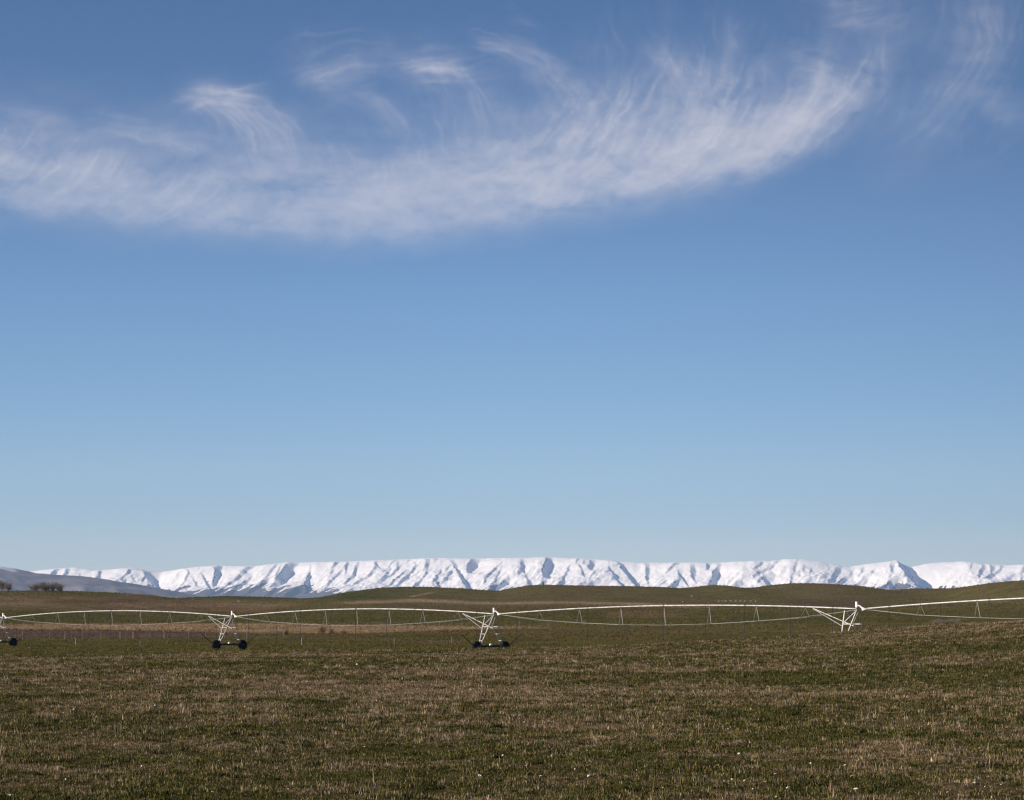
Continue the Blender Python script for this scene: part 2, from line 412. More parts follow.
# gullies of the range: top and foot (picture columns and rows of the face), width of the steep flank, depth factor
GULLIES = [(68,567,63,577,4,.7),(100,570,96,578,3,.6),(146,568,158,584,8,.9),(190,572,178,587,3,.65),(192,576,178,587,2,.7),(219,565,211,583,5,.95),(243,574,211,594,3,.7),(250,576,226,594,4,.7),(293,562,275,579,9,.9),(271,577,243,592,4,.7),
           (283,580,265,595,3,.7),(308,564,305,588,6,.95),(300,584,286,593,4,.75),(324,566,312,587,3,.65),(334,566,324,580,3,.6),(341,568,320,588,4,.65),(358,563,353,577,4,.6),(378,570,350,585,3,.7),(389,566,384,581,4,.55),(403,563,379,582,4,.7),
           (410,566,383,587,3,.75),(419,563,391,587,4,.7),(427,561,424,576,5,.6),(436,559,412,587,4,.7),(441,563,422,582,3,.65),(453,563,471,588,5,.95),(476,560,465,571,7,.9),(502,565,491,583,4,.65),(513,574,484,587,5,.9),(436,578,441,588,5,.7),
           (529,566,513,577,3,.65),(525,571,530,584,4,.7),(550,557,546,574,6,.95),(546,574,538,586,5,.85),(558,564,547,577,2,.6),(570,563,560,583,4,.75),(566,576,557,586,4,.75),(594,561,588,570,5,.6),(607,566,617,578,4,.75),(619,561,643,587,7,.85),
           (647,563,645,585,7,.7),(614,577,629,587,5,.7),(612,581,582,586,5,.7),(679,579,664,588,5,.8),(667,577,652,587,4,.75),(693,566,694,580,5,.7),(719,565,711,585,6,.9),(726,573,715,584,3,.6),(731,575,723,585,4,.65),(781,560,748,577,3,.75),
           (748,577,724,586,6,.8),(760,574,775,584,8,.85),(791,572,789,583,6,.65),(800,569,794,583,4,.65),(812,577,805,584,4,.65),(842,569,831,584,4,.65),(851,575,833,586,5,.8),(869,574,851,584,7,.85),(881,570,859,582,3,.7),(898,562,919,579,9,.85),
           (906,564,937,588,17,.8),(896,578,884,590,9,.85),(955,562,944,586,4,.6),(967,577,949,589,9,.85),(979,574,974,585,4,.65),(994,564,990,572,5,.6),(1013,575,990,586,6,.85),(1026,573,1012,583,4,.75),
           (940,563,929,581,5,.85),(962,562,956,575,4,.75),(1003,566,985,579,5,.85),(985,567,977,580,4,.75),(924,571,916,585,5,.8),(972,564,968,574,3,.7),(-20,574,-36,590,5,.8),(25,574,12,588,4,.7),(1060,567,1040,586,6,.8),(1090,566,1085,584,5,.7),(1130,568,1105,588,7,.85),(1170,570,1165,588,6,.8),(1200,572,1180,590,6,.8)]
SNOWLINE = [(-300, 588), (100, 590), (150, 593), (200, 589), (300, 587.5), (345, 590), (400, 593), (470, 591), (520, 591), (600, 593), (750, 591), (850, 590), (885, 586), (905, 585), (925, 592), (960, 588), (985, 591), (1100, 588)]
def build_mountains():
    D = 26000.0
    xs = np.arange(-7600, 7600, 9.0); ys = np.concatenate([np.arange(23900, 24500, 60.0), np.arange(24500, 26300, 11.0), np.arange(26300, 27600, 60.0)])
    Yg, Xg = np.meshgrid(ys, xs, indexing='ij')
    X = Xg.ravel(); Y = Yg.ravel()
    wx = 22 * fbm(X / 420, Y / 420, 71, 2) + 13 * fbm(X / 130, Y / 130, 73, 2); wy = 40 * fbm(X / 380, Y / 380, 77, 3)
    Xw = X + wx; Yw = Y + wy
    pxc = 512 + F * X / (D * CP)
    zc = skyline_z(pxc, SKYLINE, D) + 4 * fbm(X / 130, X * 0 + .4, 69, 3)
    back = np.maximum(D - Yw, 0)
    z = zc - 0.10 * np.minimum(back, 120) - 0.36 * np.maximum(back - 120, 0) + np.minimum(back / 400, 1) * (26 * pn(X / 520, Y / 800, 79) + 12 * pn(X / 190, Y / 420, 78))
    carve = np.zeros_like(z)
    gr = np.random.default_rng(19); minor = []
    for q in range(170):
        x0 = gr.uniform(-150, 1200); yc = float(np.interp(x0, [q_[0] for q_ in SKYLINE], [q_[1] for q_ in SKYLINE])); y0 = yc + abs(gr.normal(2, 7)); ln_ = gr.uniform(6, 20)
        minor.append((x0, y0, x0 - ln_ * gr.uniform(.3, 1.5) * (1 if gr.uniform() < .82 else -.6), y0 + ln_, gr.uniform(1.4, 3.4), gr.uniform(.5, .85)))
    for (x0, y0, x1, y1, wd, st) in GULLIES + minor:
        wl_ = wd * 10.75 * 1.15; Y0 = D - 40 - 36 * max(0.0, y0 - np.interp(x0, [q[0] for q in SKYLINE], [q[1] for q in SKYLINE]) - 1); Y1 = Y0 - 36 * (y1 - y0)
        ax = (x0 + wd * .5 - 512) / F * CP * Y0; bx = (x1 + wd * .5 - 512) / F * CP * Y1; ay, by = Y0, Y1
        dx, dy = bx - ax, by - ay; ln = math.hypot(dx, dy)
        t = ((Xw - ax) * dx + (Yw - ay) * dy) / (ln * ln); tcl = np.clip(t, 0, 1)
        perp = ((Xw - ax) * dy - (Yw - ay) * dx) / ln                 # + to the left of the gully as it falls
        over = np.abs(t - tcl) * ln
        dep = wl_ * st * (0.35 + 0.65 * sstep(0, .3, tcl)) * (1 - .35 * sstep(.7, 1, tcl)) - 0.30 * over
        wr_ = 2.6 * wl_ + 55
        prof = np.where(perp > 0, 1 - perp / wl_, 1 + perp / wr_)
        carve = np.maximum(carve, np.maximum(dep, 0) * np.clip(prof, 0, 1))
    z = z - carve
    # small gullies and drifts
    amp = sstep(0, 500, back)
    rg = 1 - 2 * np.abs(pn((X + 0.62 * back + wx) / 120, Y / 420, 81))
    rg2 = 1 - 2 * np.abs(pn((X + 0.4 * back) / 48, Y / 150, 83))
    low = sstep(150, 750, back)
    z = z + amp * ((3 + 11 * low) * (rg - 0.5) + (2 + 4 * low) * (rg2 - 0.5)) + (2 + 5 * amp) * fbm(X / 60, Y / 60, 85, 3)
    z = np.where(Y > D, np.minimum(z, zc - 0.02 * (Y - D)), z)
    z = np.where(Y < 24450, z * sstep(23900, 24450, Y) - 30 * (1 - sstep(23900, 24450, Y)), z)
    # snow cover: altitude of the snowline, broken by noise
    py_l = np.interp(pxc, [p[0] for p in SNOWLINE], [p[1] for p in SNOWLINE])
    zl = at_depth(pxc, py_l, 25100.0)[2]
    nz = fbm(X / 160, Y / 160, 91, 4); nf = fbm(X / 36, Y / 36, 95, 3)
    Zg = z.reshape(Xg.shape)
    gy, gx = np.gradient(Zg, ys, xs)
    gx = gx.ravel(); gy = gy.ravel(); slope = np.sqrt(gx * gx + gy * gy)
    lap = (np.roll(Zg, 2, 1) + np.roll(Zg, -2, 1) - 2 * Zg).ravel() / 24.0     # negative on spur crests
    snow = sstep(-22, 22, (z - zl) + 45 * nz + 100 * fbm((X + 0.7 * back + wx) / 85, Y / 520, 93, 3) + 22 * nf - 45 * (slope - 0.5) + 60 * np.clip(-gx, -1, 1) * 0.3)
    rock = sstep(0.5, 1.4, -lap + 1.1 * nf - 0.004 * (z - zl - 130)) * sstep(0.25, 0.45, nz + 0.35 * nf + 0.18)
    lee = sstep(0.25, 0.9, gx * -1.0 + 0.5 * nf) * sstep(0.15, 0.6, -lap + 0.9 * nf) * sstep(40, 200, back)
    snow = np.clip(snow - 0.8 * rock - 0.75 * lee, 0, 1)
    m, n, l, p = mat('snow_and_tussock')
    at = n.new('ShaderNodeAttribute'); at.attribute_name = 'snow'
    tco = n.new('ShaderNodeTexCoord'); no = n.new('ShaderNodeTexNoise'); no.inputs['Scale'].default_value = 0.03; no.inputs['Detail'].default_value = 6
    l.new(tco.outputs['Object'], no.inputs['Vector'])
    ad = n.new('ShaderNodeMath'); ad.operation = 'MULTIPLY_ADD'; ad.inputs[1].default_value = 0.7; ad.inputs[2].default_value = -0.35
    l.new(no.outputs['Fac'], ad.inputs[0])
    su = n.new('ShaderNodeMath'); su.operation = 'ADD'; l.new(at.outputs['Fac'], su.inputs[0]); l.new(ad.outputs[0], su.inputs[1])
    r = n.new('ShaderNodeValToRGB'); r.color_ramp.elements[0].position = 0.35; r.color_ramp.elements[1].position = 0.65
    r.color_ramp.elements[0].color = (0.10, 0.085, 0.085, 1); r.color_ramp.elements[1].color = (0.93, 0.915, 0.90, 1)
    l.new(su.outputs[0], r.inputs[0]); l.new(r.outputs[0], p.inputs['Base Color'])
    p.inputs['Roughness'].default_value = 1.0; p.inputs['Specular IOR Level'].default_value = 0.0
    o = mesh_np('mountains', np.stack([X, Y, z], 1), grid_faces(len(ys), len(xs)), m, {'snow': ('FLOAT', snow)}, smooth=True)
    tag(o, kind='structure')
build_mountains()

FOOT = [(-700, 552), (-400, 555), (-150, 561), (-60, 565), (0, 566.3), (15, 569), (35, 573), (60, 575), (90, 577), (110, 580), (140, 585), (165, 589.2), (190, 594), (205, 598), (240, 604), (330, 618), (420, 626)]
def build_foothill():
    D = 15000.0
    xs = np.arange(-6500, -100, 15.0); ys = np.concatenate([np.arange(12800, 14950, 26.0), np.arange(14950, 15700, 50.0)])
    Yg, Xg = np.meshgrid(ys, xs, indexing='ij'); X = Xg.ravel(); Y = Yg.ravel()
    px = 512 + F * X / (D * CP)
    zc = skyline_z(px, FOOT, D)
    back = np.maximum(D - Y, 0)
    s = np.clip(back / 2200, 0, 1)
    amp = sstep(0, 600, back) * sstep(0, 150, zc)
    rg = 1 - 2 * np.abs(pn((X - 0.5 * back) / 420 + 0.2 * pn(X / 300, Y / 300, 7), Y / 1500, 101))
    rg2 = 1 - 2 * np.abs(pn((X - 0.5 * back) / 150, Y / 600, 103))
    z = (zc + 40) * (1 - s) ** 1.15 - 40 + amp * (85 * (rg - .6) + 26 * (rg2 - .6)) * (1 - s) + 4 * fbm(X / 80, Y / 80, 105, 3)
    z = np.where(Y > D, zc - 0.15 * (Y - D), z)
    nz = fbm(X / 130, Y / 130, 107, 4)
    sn = sstep(0.05, 0.55, nz * 0.9 + (z - at_depth(-5, 572, D)[2]) / 90.0) * 0.55
    m, n, l, p = mat('haze_tinted_tussock_hill')
    at = n.new('ShaderNodeAttribute'); at.attribute_name = 'snow'
    tco = n.new('ShaderNodeTexCoord'); no = n.new('ShaderNodeTexNoise'); no.inputs['Scale'].default_value = 0.006; no.inputs['Detail'].default_value = 7
    l.new(tco.outputs['Object'], no.inputs['Vector'])
    r = n.new('ShaderNodeValToRGB'); r.color_ramp.elements[0].position = 0.35; r.color_ramp.elements[1].position = 0.68
    r.color_ramp.elements[0].color = (0.095, 0.088, 0.10, 1); r.color_ramp.elements[1].color = (0.20, 0.178, 0.185, 1)  # tussock lifted and purpled: distance haze painted into the colour
    l.new(no.outputs['Fac'], r.inputs[0])
    mi = n.new('ShaderNodeMix'); mi.data_type = 'RGBA'; l.new(at.outputs['Fac'], mi.inputs['Factor']); l.new(r.outputs[0], mi.inputs['A']); mi.inputs['B'].default_value = (0.85, 0.85, 0.86, 1)
    l.new(mi.outputs['Result'], p.inputs['Base Color']); p.inputs['Roughness'].default_value = 1.0; p.inputs['Specular IOR Level'].default_value = 0.0
    o = mesh_np('foothill', np.stack([X, Y, z], 1), grid_faces(len(ys), len(xs)), m, {'snow': ('FLOAT', sn)}, smooth=True)
    tag(o, kind='structure')
build_foothill()

# ------------------------------------------------------------------ air
def build_haze():
    x0, x1, y0, y1, z0, z1 = -46000, 46000, -60, 29500, -60, 1350
    v = np.array([(x, y, z) for z in (z0, z1) for y in (y0, y1) for x in (x0, x1)], float)
    f = np.array([(0, 2, 3, 1), (4, 5, 7, 6), (0, 1, 5, 4), (2, 6, 7, 3), (0, 4, 6, 2), (1, 3, 7, 5)])
    m = bpy.data.materials.new('clear_air'); m.use_nodes = True
    n, l = m.node_tree.nodes, m.node_tree.links
    n.remove(n['Principled BSDF'])
    pv = n.new('ShaderNodeVolumePrincipled')
    pv.inputs['Color'].default_value = (*HAZE_COLOR, 1); pv.inputs['Density'].default_value = HAZE_DENSITY
    l.new(pv.outputs[0], n['Material Output'].inputs['Volume'])
    o = mesh_np('haze', v, f, m)
    tag(o, kind='stuff')
build_haze()

# ------------------------------------------------------------------ cirrus
def blur(a, s):
    r = int(math.ceil(3 * s)); k = np.exp(-0.5 * (np.arange(-r, r + 1) / s) ** 2); k /= k.sum()
    p = np.pad(a, ((r, r), (r, r)), mode='edge')
    p = sum(k[i] * p[i:i + a.shape[0], :] for i in range(2 * r + 1))
    return sum(k[i] * p[:, i:i + a.shape[1]] for i in range(2 * r + 1))
LOWER = [(-260, 165), (-100, 190), (0, 208), (100, 225), (200, 234), (330, 242), (430, 238), (520, 230), (600, 214), (680, 197), (740, 180), (800, 157), (850, 128), (880, 100), (900, 80), (930, 40), (1400, -200)]
def build_clouds():
    g = np.random.default_rng(77)
    OX, OY, WW, HH = -240, -170, 1500, 460
    lx, ly = zip(*LOWER)
    def yl(x): return np.interp(x, lx, ly) + 9
    layers = {1.1: np.zeros((HH, WW)), 2.4: np.zeros((HH, WW)), 6.0: np.zeros((HH, WW)), 13.0: np.zeros((HH, WW))}
    def stroke(pts, a, s, taper=(0.25, 0.35), n=None):
        """a quadratic fibre p0, c, p1 splatted into layer s"""
        (x0, y0), (cx, cy), (x1, y1) = pts
        L = math.hypot(cx - x0, cy - y0) + math.hypot(x1 - cx, y1 - cy); n = int(L * 1.5) + 4
        t = np.linspace(0, 1, n)
        x = (1 - t) ** 2 * x0 + 2 * t * (1 - t) * cx + t * t * x1 - OX; y = (1 - t) ** 2 * y0 + 2 * t * (1 - t) * cy + t * t * y1 - OY
        w = np.minimum(1, t / taper[0]) * np.minimum(1, (1 - t) / taper[1]) * a * (L / n)
        w = w * (0.8 + 0.9 * pn(t * L / 30, np.full(n, g.uniform(0, 99)), 3))
        ok = (x > 1) & (x < WW - 2) & (y > 1) & (y < HH - 2)
        x, y, w = x[ok], y[ok], w[ok]
        xi, yi = x.astype(int), y.astype(int); fx, fy = x - xi, y - yi
        A = layers[s]
        np.add.at(A, (yi, xi), w * (1 - fx) * (1 - fy)); np.add.at(A, (yi, xi + 1), w * fx * (1 - fy))
        np.add.at(A, (yi + 1, xi), w * (1 - fx) * fy); np.add.at(A, (yi + 1, xi + 1), w * fx * fy)
    def bundle(p0, c, p1, n, spread, a, widths, jit=8):
        for i in range(n):
            u = g.normal(0, 1); d = [g.normal(0, jit, 2) for _ in range(3)]
            off = np.array(spread) * u
            stroke([tuple(np.array(q) + off + e * (0.5 + 0.25 * k)) for k, (q, e) in enumerate(zip((p0, c, p1), d))], a * g.uniform(0.4, 1.3), widths[g.integers(len(widths))])
    # swept fibres on the right half, running down and left into the band
    for i in range(760):
        tx = g.uniform(500, 905); top = np.interp(tx, [500, 560, 640, 700, 780, 850, 905], [120, 92, 68, 62, 60, 62, 48])
        ty = top + g.normal(0, 22) * np.interp(tx, [500, 900], [1.2, 0.7])
        if ty > yl(tx) - 6: continue
        Lr = g.uniform(60, 190); ex = tx - Lr; ey = yl(ex) - g.uniform(2, 70) * np.interp(ex, [350, 800], [1.0, 0.55])
        cx = tx - 0.22 * Lr + g.normal(0, 7); cy = lerp(ty, max(ey, ty + 10), 0.78)
        k = np.interp(tx, [500, 560, 640, 720, 820, 870, 905], [0.45, 0.7, 1.2, 1.3, 1.3, 0.85, 0.25]) * float(np.clip(.45 + 1.9 * pn(tx / 16, ty / 300, 5), .05, 2))
        stroke([(tx, ty), (cx, cy), (ex, ey)], 0.17 * k * g.uniform(0.3, 1.4), (1.1, 2.4, 2.4, 6.0)[g.integers(4)], (0.2, 0.5))
    # the band: fibres along the lower edge
    for i in range(620):
        x0 = g.uniform(-240, 760); Ls = g.uniform(60, 260); x1 = x0 + Ls
        o = abs(g.normal(0, 36)) * np.interp(x0, [0, 350, 700], [1.1, 1.15, 0.6]) + g.uniform(8, 34); k = np.interp((x0 + x1) / 2, [-240, 0, 120, 300, 480, 620, 800, 900], [0.7, 0.85, .75, 1.0, 1.15, 1.1, .7, .1])
        xm = (x0 + x1) / 2
        stroke([(x0, yl(x0) - o), (xm, yl(xm) - o + g.normal(0, 5)), (x1, yl(x1) - o * g.uniform(.8, 1.5))], 0.20 * k * g.uniform(0.3, 1.3), (2.4, 6.0, 6.0, 13.0)[g.integers(4)], (0.3, 0.4))
    # left mass: fibres leaning up to the right
    for i in range(240):
        x0 = g.uniform(-200, 200); y0 = yl(x0) - g.uniform(10, 60); Ls = g.uniform(30, 75)
        stroke([(x0, y0), (x0 + .5 * Ls, y0 - .2 * Ls), (x0 + .8 * Ls, y0 - .75 * Ls)], 0.15 * g.uniform(.3, 1.3), (1.1, 2.4, 6.0)[g.integers(3)])
    # vertical faint streaks between the band and the heads
    for i in range(120):
        x0 = g.uniform(330, 620); y1 = yl(x0) - g.uniform(50, 90)
        stroke([(x0 - g.uniform(5, 25), y1 - g.uniform(30, 75)), (x0 + 4, y1 - 25), (x0 + g.uniform(0, 12), y1)], 0.085 * g.uniform(.3, 1.3), (1.1, 2.4, 6.0)[g.integers(3)], (.4, .3))
    # thin veil filling the gaps above the band
    def veil(x0, x1, y0, y1, n, a, ang, sig=(6.0, 13.0)):
        for i in range(n):
            cx, cy = g.uniform(x0, x1), g.uniform(y0, y1); L = g.uniform(25, 80); th = math.radians(ang + g.normal(0, 14))
            ex, ey = math.cos(th) * L / 2, math.sin(th) * L / 2
            stroke([(cx - ex, cy - ey), (cx + g.normal(0, 8), cy + g.normal(0, 8)), (cx + ex, cy + ey)], a * g.uniform(.2, 1.4), sig[g.integers(len(sig))], (.4, .4))
    veil(280, 660, 40, 150, 190, .05, 65, (2.4, 6.0, 13.0)); veil(90, 330, 105, 165, 80, .045, 40); veil(560, 900, 40, 130, 120, .05, 110); veil(-200, 120, 120, 180, 80, .05, -40)
    veil(700, 1000, -40, 110, 150, .04, 105, (2.4, 6.0, 13.0)); veil(820, 1010, -20, 150, 240, .045, 112, (1.1, 2.4, 6.0, 13.0)); veil(600, 860, 10, 90, 90, .04, 95, (1.1, 2.4, 6.0)); veil(440, 620, 30, 70, 30, .03, 20)
    # heads and their falling trails
    W3, W2, W1 = (1.1, 2.4, 6.0), (2.4, 6.0), (1.1, 2.4)
    bundle((178, 106), (215, 86), (272, 102), 46, (5, 7), 0.13, W3, 8)
    bundle((195, 96), (225, 88), (255, 97), 24, (4, 4), 0.12, W1, 6)
    bundle((200, 100), (245, 112), (262, 168), 44, (20, 4), 0.07, W3, 9)
    bundle((238, 100), (274, 122), (298, 168), 44, (14, -2), 0.085, W3, 9)
    bundle((385, 74), (430, 62), (490, 68), 50, (8, 8), 0.105, W3, 9)
    bundle((405, 70), (430, 66), (470, 70), 26, (6, 4), 0.13, W1, 6)
    bundle((292, 86), (340, 54), (430, 62), 60, (10, 11), 0.055, W3, 12)
    bundle((300, 70), (335, 96), (385, 92), 30, (10, 9), 0.045, W2, 10)
    bundle((360, 88), (392, 105), (408, 148), 30, (9, 4), 0.065, W3, 7)
    bundle((452, 62), (488, 88), (488, 160), 40, (14, 4), 0.055, W3, 9)
    bundle((425, 75), (445, 100), (440, 150), 26, (16, 6), 0.04, W3, 9)
    bundle((478, 44), (500, 45), (524, 58), 22, (7, 5), 0.085, W3, 6)
    bundle((500, 52), (578, 52), (594, 140), 60, (13, 9), 0.038, W3, 12)
    bundle((520, 62), (556, 70), (566, 150), 36, (14, 8), 0.035, W3, 10)
    bundle((780, 66), (812, 54), (845, 84), 36, (9, 9), 0.075, W3, 9)
    bundle((655, 50), (692, 70), (704, 128), 32, (12, 6), 0.06, W3, 8)
    bundle((700, 55), (706, 85), (700, 135), 28, (8, 5), 0.055, W3, 7)
    bundle((735, 5), (716, 32), (748, 66), 22, (9, 8), 0.04, W3, 8)
    bundle((885, 30), (897, 62), (880, 110), 22, (7, 4), 0.05, W3, 6)
    bundle((822, 16), (855, 24), (915, -4), 44, (10, 11), 0.05, W3, 12)
    bundle((850, -40), (862, -10), (838, 24), 34, (26, 8), 0.045, W2, 12)
    bundle((992, -20), (985, 100), (858, 172), 90, (19, 8), 0.032, (1.1, 2.4, 6.0, 6.0), 11)
    bundle((965, -30), (992, 30), (950, 110), 40, (14, 8), 0.04, W3, 10)
    bundle((1010, -30), (1005, 60), (920, 135), 34, (12, 6), 0.035, W3, 9)
    bundle((985, 120), (1010, 112), (1060, 100), 34, (9, 8), 0.06, W2, 8)
    bundle((1050, 60), (1100, 50), (1180, 20), 30, (20, 20), 0.05, (6.0,), 10)
    bundle((850, 190), (930, 172), (1010, 160), 14, (8, 6), 0.03, (6.0,), 6)
    bundle((100, 122), (160, 130), (188, 152), 34, (12, 9), 0.075, W3, 9)
    bundle((-10, 132), (40, 124), (120, 124), 30, (14, 7), 0.045, W3, 9)
    bundle((505, 18), (520, 12), (535, 20), 8, (6, 4), 0.05, (2.4,), 5)
    dens = sum(blur(a, s) * w for (s, a), w in zip(layers.items(), (3.6, 3.4, 4.4, 6.6)))
    yy, xx = np.mgrid[0:HH, 0:WW]; PX = xx + OX; PY = yy + OY
    # smooth veil above the lower edge
    e = yl(PX) - PY + 10 * fbm(PX / 90, PY / 60, 111, 3)
    k = np.interp(PX, [-240, 0, 120, 300, 480, 640, 800, 880, 910], [.46, .46, .38, .46, .50, .42, .24, .08, 0])
    th = np.interp(PX, [0, 300, 500, 700, 850], [70, 75, 85, 78, 50])
    dens = dens + k * sstep(-22, 46, e) * np.exp(-np.maximum(e - 25, 0) ** 2 / (2 * th * th * 0.5))
    mod = 0.86 + 0.5 * fbm(PX / 120 + PY / 200, PY / 70, 119, 2) + 0.5 * fbm(PX / 55, PY / 22, 121, 4) + 0.22 * fbm(PX / 14, PY / 10, 127, 3)
    dens = np.maximum(dens * np.clip(mod, 0.2, 2), 0)
    alpha = 0.84 * (1 - np.exp(-0.80 * dens))
    wx = 8 * fbm(PX / 70, PY / 50, 141, 3) + 1.5 * fbm(PX / 17, PY / 14, 143, 2); wy = 7 * fbm(PX / 70, PY / 50, 147, 3) + 1.3 * fbm(PX / 17, PY / 14, 149, 2)
    fx = np.clip(xx + wx, 0, WW - 2); fy = np.clip(yy + wy, 0, HH - 2); ix, iy = fx.astype(int), fy.astype(int); fx -= ix; fy -= iy
    alpha = (alpha[iy, ix] * (1 - fx) + alpha[iy, ix + 1] * fx) * (1 - fy) + (alpha[iy + 1, ix] * (1 - fx) + alpha[iy + 1, ix + 1] * fx) * fy
    # a sheet at 8 km altitude
    PXs, PYs = PX[:, ::1], PY[:, ::1]
    dx, dy, dz = ray(PXs.ravel(), PYs.ravel())
    Hc = 8000.0; t = (Hc - EYE) / dz
    V = np.stack([dx * t, dy * t, EYE + dz * t], 1)
    fc = grid_faces(HH, WW); al = alpha.ravel()
    edge = np.minimum.reduce([xx, yy, WW - 1 - xx, HH - 1 - yy]).ravel()
    al = al * sstep(0, 40, edge)
    keep = al[fc].max(1) > 0.006
    fc = fc[keep]; used = np.unique(fc); remap = np.full(len(V), -1); remap[used] = np.arange(len(used))
    m = bpy.data.materials.new('ice_crystals'); m.use_nodes = True
    n, l = m.node_tree.nodes, m.node_tree.links; n.remove(n['Principled BSDF'])
    at = n.new('ShaderNodeAttribute'); at.attribute_name = 'cover'
    tr = n.new('ShaderNodeBsdfTransparent'); tl = n.new('ShaderNodeBsdfTranslucent'); df = n.new('ShaderNodeBsdfDiffuse')
    tl.inputs['Color'].default_value = (0.90, 0.94, 1.0, 1); df.inputs['Color'].default_value = (0.90, 0.94, 1.0, 1)
    a1 = n.new('ShaderNodeMixShader'); a1.inputs[0].default_value = 0.25
    l.new(tl.outputs[0], a1.inputs[1]); l.new(df.outputs[0], a1.inputs[2])
    a2 = n.new('ShaderNodeMixShader'); l.new(at.outputs['Fac'], a2.inputs[0]); l.new(tr.outputs[0], a2.inputs[1]); l.new(a1.outputs[0], a2.inputs[2])
    l.new(a2.outputs[0], n['Material Output'].inputs['Surface'])
    o = mesh_np('clouds', V[used], remap[fc], m, {'cover': ('FLOAT', al[used])}, smooth=True)
    tag(o, kind='stuff')
build_clouds()

# ------------------------------------------------------------------ rocks and pebbles
def stone_mesh(name, seed, m, flat=.7):
    import bmesh
    bm = bmesh.new(); bmesh.ops.create_icosphere(bm, subdivisions=2, radius=1)
    g = np.random.default_rng(seed); o = g.uniform(0, 50, 3)
    for v in bm.verts:
        k = 1 + .35 * float(pn(v.co.x * 1.3 + o[0], v.co.y * 1.3 + v.co.z * .9 + o[1])); v.co = v.co * k; v.co.z *= flat
    me = bpy.data.meshes.new(name); bm.to_mesh(me); bm.free(); me.materials.append(m)
    me.polygons.foreach_set('use_smooth', np.ones(len(me.polygons), dtype=bool))
    return me
def ground_hit(px, py):
    dx, dy, dz = ray(px, py); ts = np.geomspace(12, 1800, 4000)
    z = EYE + dz * ts - ground_z(dx * ts, dy * ts); i = int(np.argmax(z < 0)); t = ts[i]
    return float(dx * t), float(dy * t)
PEBBLE = [stone_mesh('pebble', 500 + i, M_STONE) for i in range(4)]
PEB = [(214, 791, 1.5), (10, 796, 1.2), (66, 780, 1.0), (82, 734, 1.1), (27, 693, 1.4), (64, 714, 1.2), (45, 725, 1.0), (155, 706, 1.2), (219, 701, 1.6), (74, 710, 1.0), (357, 665, 1.6), (473, 670, 1.4), (592, 686, 1.7), (398, 712, 1.2),
       (535, 713, 1.0), (524, 723, 1.1), (444, 740, 1.2), (503, 756, 1.2), (526, 767, 1.3), (480, 777, 1.4), (486, 779, 1.0), (489, 797, 1.0), (541, 777, 1.2), (589, 777, 1.4), (527, 779, 1.0), (575, 770, 1.0), (593, 768, 1.2), (739, 755, 1.7),
       (758, 765, 1.1), (776, 775, 1.2), (732, 780, 1.0), (745, 782, 1.4), (788, 789, 1.2), (811, 764, 1.1), (845, 766, 1.1), (852, 777, 1.3), (856, 790, 1.2), (776, 798, 1.3), (1007, 778, 1.7), (975, 784, 1.4), (728, 730, 1.4), (142, 767, 1.2), (165, 744, 1.0),
       (193, 775, .9), (975, 781, 1.0), (753, 790, 1.0)]
for i in range(26): PEB.append((random.uniform(5, 1019), random.uniform(690, 799), random.uniform(.6, 1.0)))
PEB_XY = []
for i, (px, py, s) in enumerate(PEB):
    x, y = ground_hit(px, py); PEB_XY.append((x, y)); o = bpy.data.objects.new('pebble', PEBBLE[i % 4]); C.objects.link(o)
    r = .012 * s * max(1, y / 30) ** .6; o.location = (x, y, float(ground_z(x, y)) + r * .6); o.scale = (r * random.uniform(.8, 1.9), r, r * random.uniform(.7, 1.2)); o.rotation_euler = (random.uniform(-.3, .3), random.uniform(-.3, .3), random.uniform(0, 6))
    tag(o, 'small white pebble lying in the foreground grass', 'pebble', 'white pebbles scattered over the foreground grass')
# ------------------------------------------------------------------ grass and tussock (uncountable)
def tuft(name, kind, seed):
    g = np.random.default_rng(seed); V = []; Fc = []; A = []
    nb = {'turf': 26, 'dry': 16, 'tussock': 34, 'stalk': 4}[kind]
    for b in range(nb):
        r = abs(g.normal(0, 0.045)) if kind != 'tussock' else abs(g.normal(0, 0.05)); th = g.uniform(0, 2 * math.pi)
        bx, by = r * math.cos(th), r * math.sin(th)
        h = {'turf': g.uniform(0.015, 0.05), 'dry': g.uniform(0.014, 0.056), 'tussock': g.uniform(0.06, 0.14), 'stalk': g.uniform(0.07, 0.15)}[kind]
        w = {'turf': 0.0045, 'dry': 0.0028, 'tussock': 0.007, 'stalk': 0.0022}[kind] * g.uniform(.7, 1.3)
        lean = {'turf': 0.9, 'dry': 0.38, 'tussock': 0.8, 'stalk': 0.22}[kind] * abs(g.normal(0, .7)); la = th + g.normal(0, .9)
        lx, ly = lean * h * math.cos(la), lean * h * math.sin(la); fa = g.uniform(0, 2 * math.pi); wx, wy = w * math.cos(fa), w * math.sin(fa)
        i = len(V)
        V += [(bx - wx, by - wy, -.01), (bx + wx, by + wy, -.01), (bx + .35 * lx + wx * .8, by + .35 * ly + wy * .8, h * .6), (bx + .35 * lx - wx * .8, by + .35 * ly - wy * .8, h * .6), (bx + lx, by + ly, h * (1 - .15 * lean))]
        Fc += [(i, i + 1, i + 2, i + 3), (i + 3, i + 2, i + 4, i + 4)]
        A += [g.uniform(0, 1)] * 5
    me = bpy.data.meshes.new(name)
    me.from_pydata(V, [], [f if f[2] != f[3] else f[:3] for f in Fc]); me.update()
    a = me.attributes.new('blade', 'FLOAT', 'POINT'); a.data.foreach_set('value', np.array(A, dtype=np.float32))
    return bpy.data.objects.new(name, me)

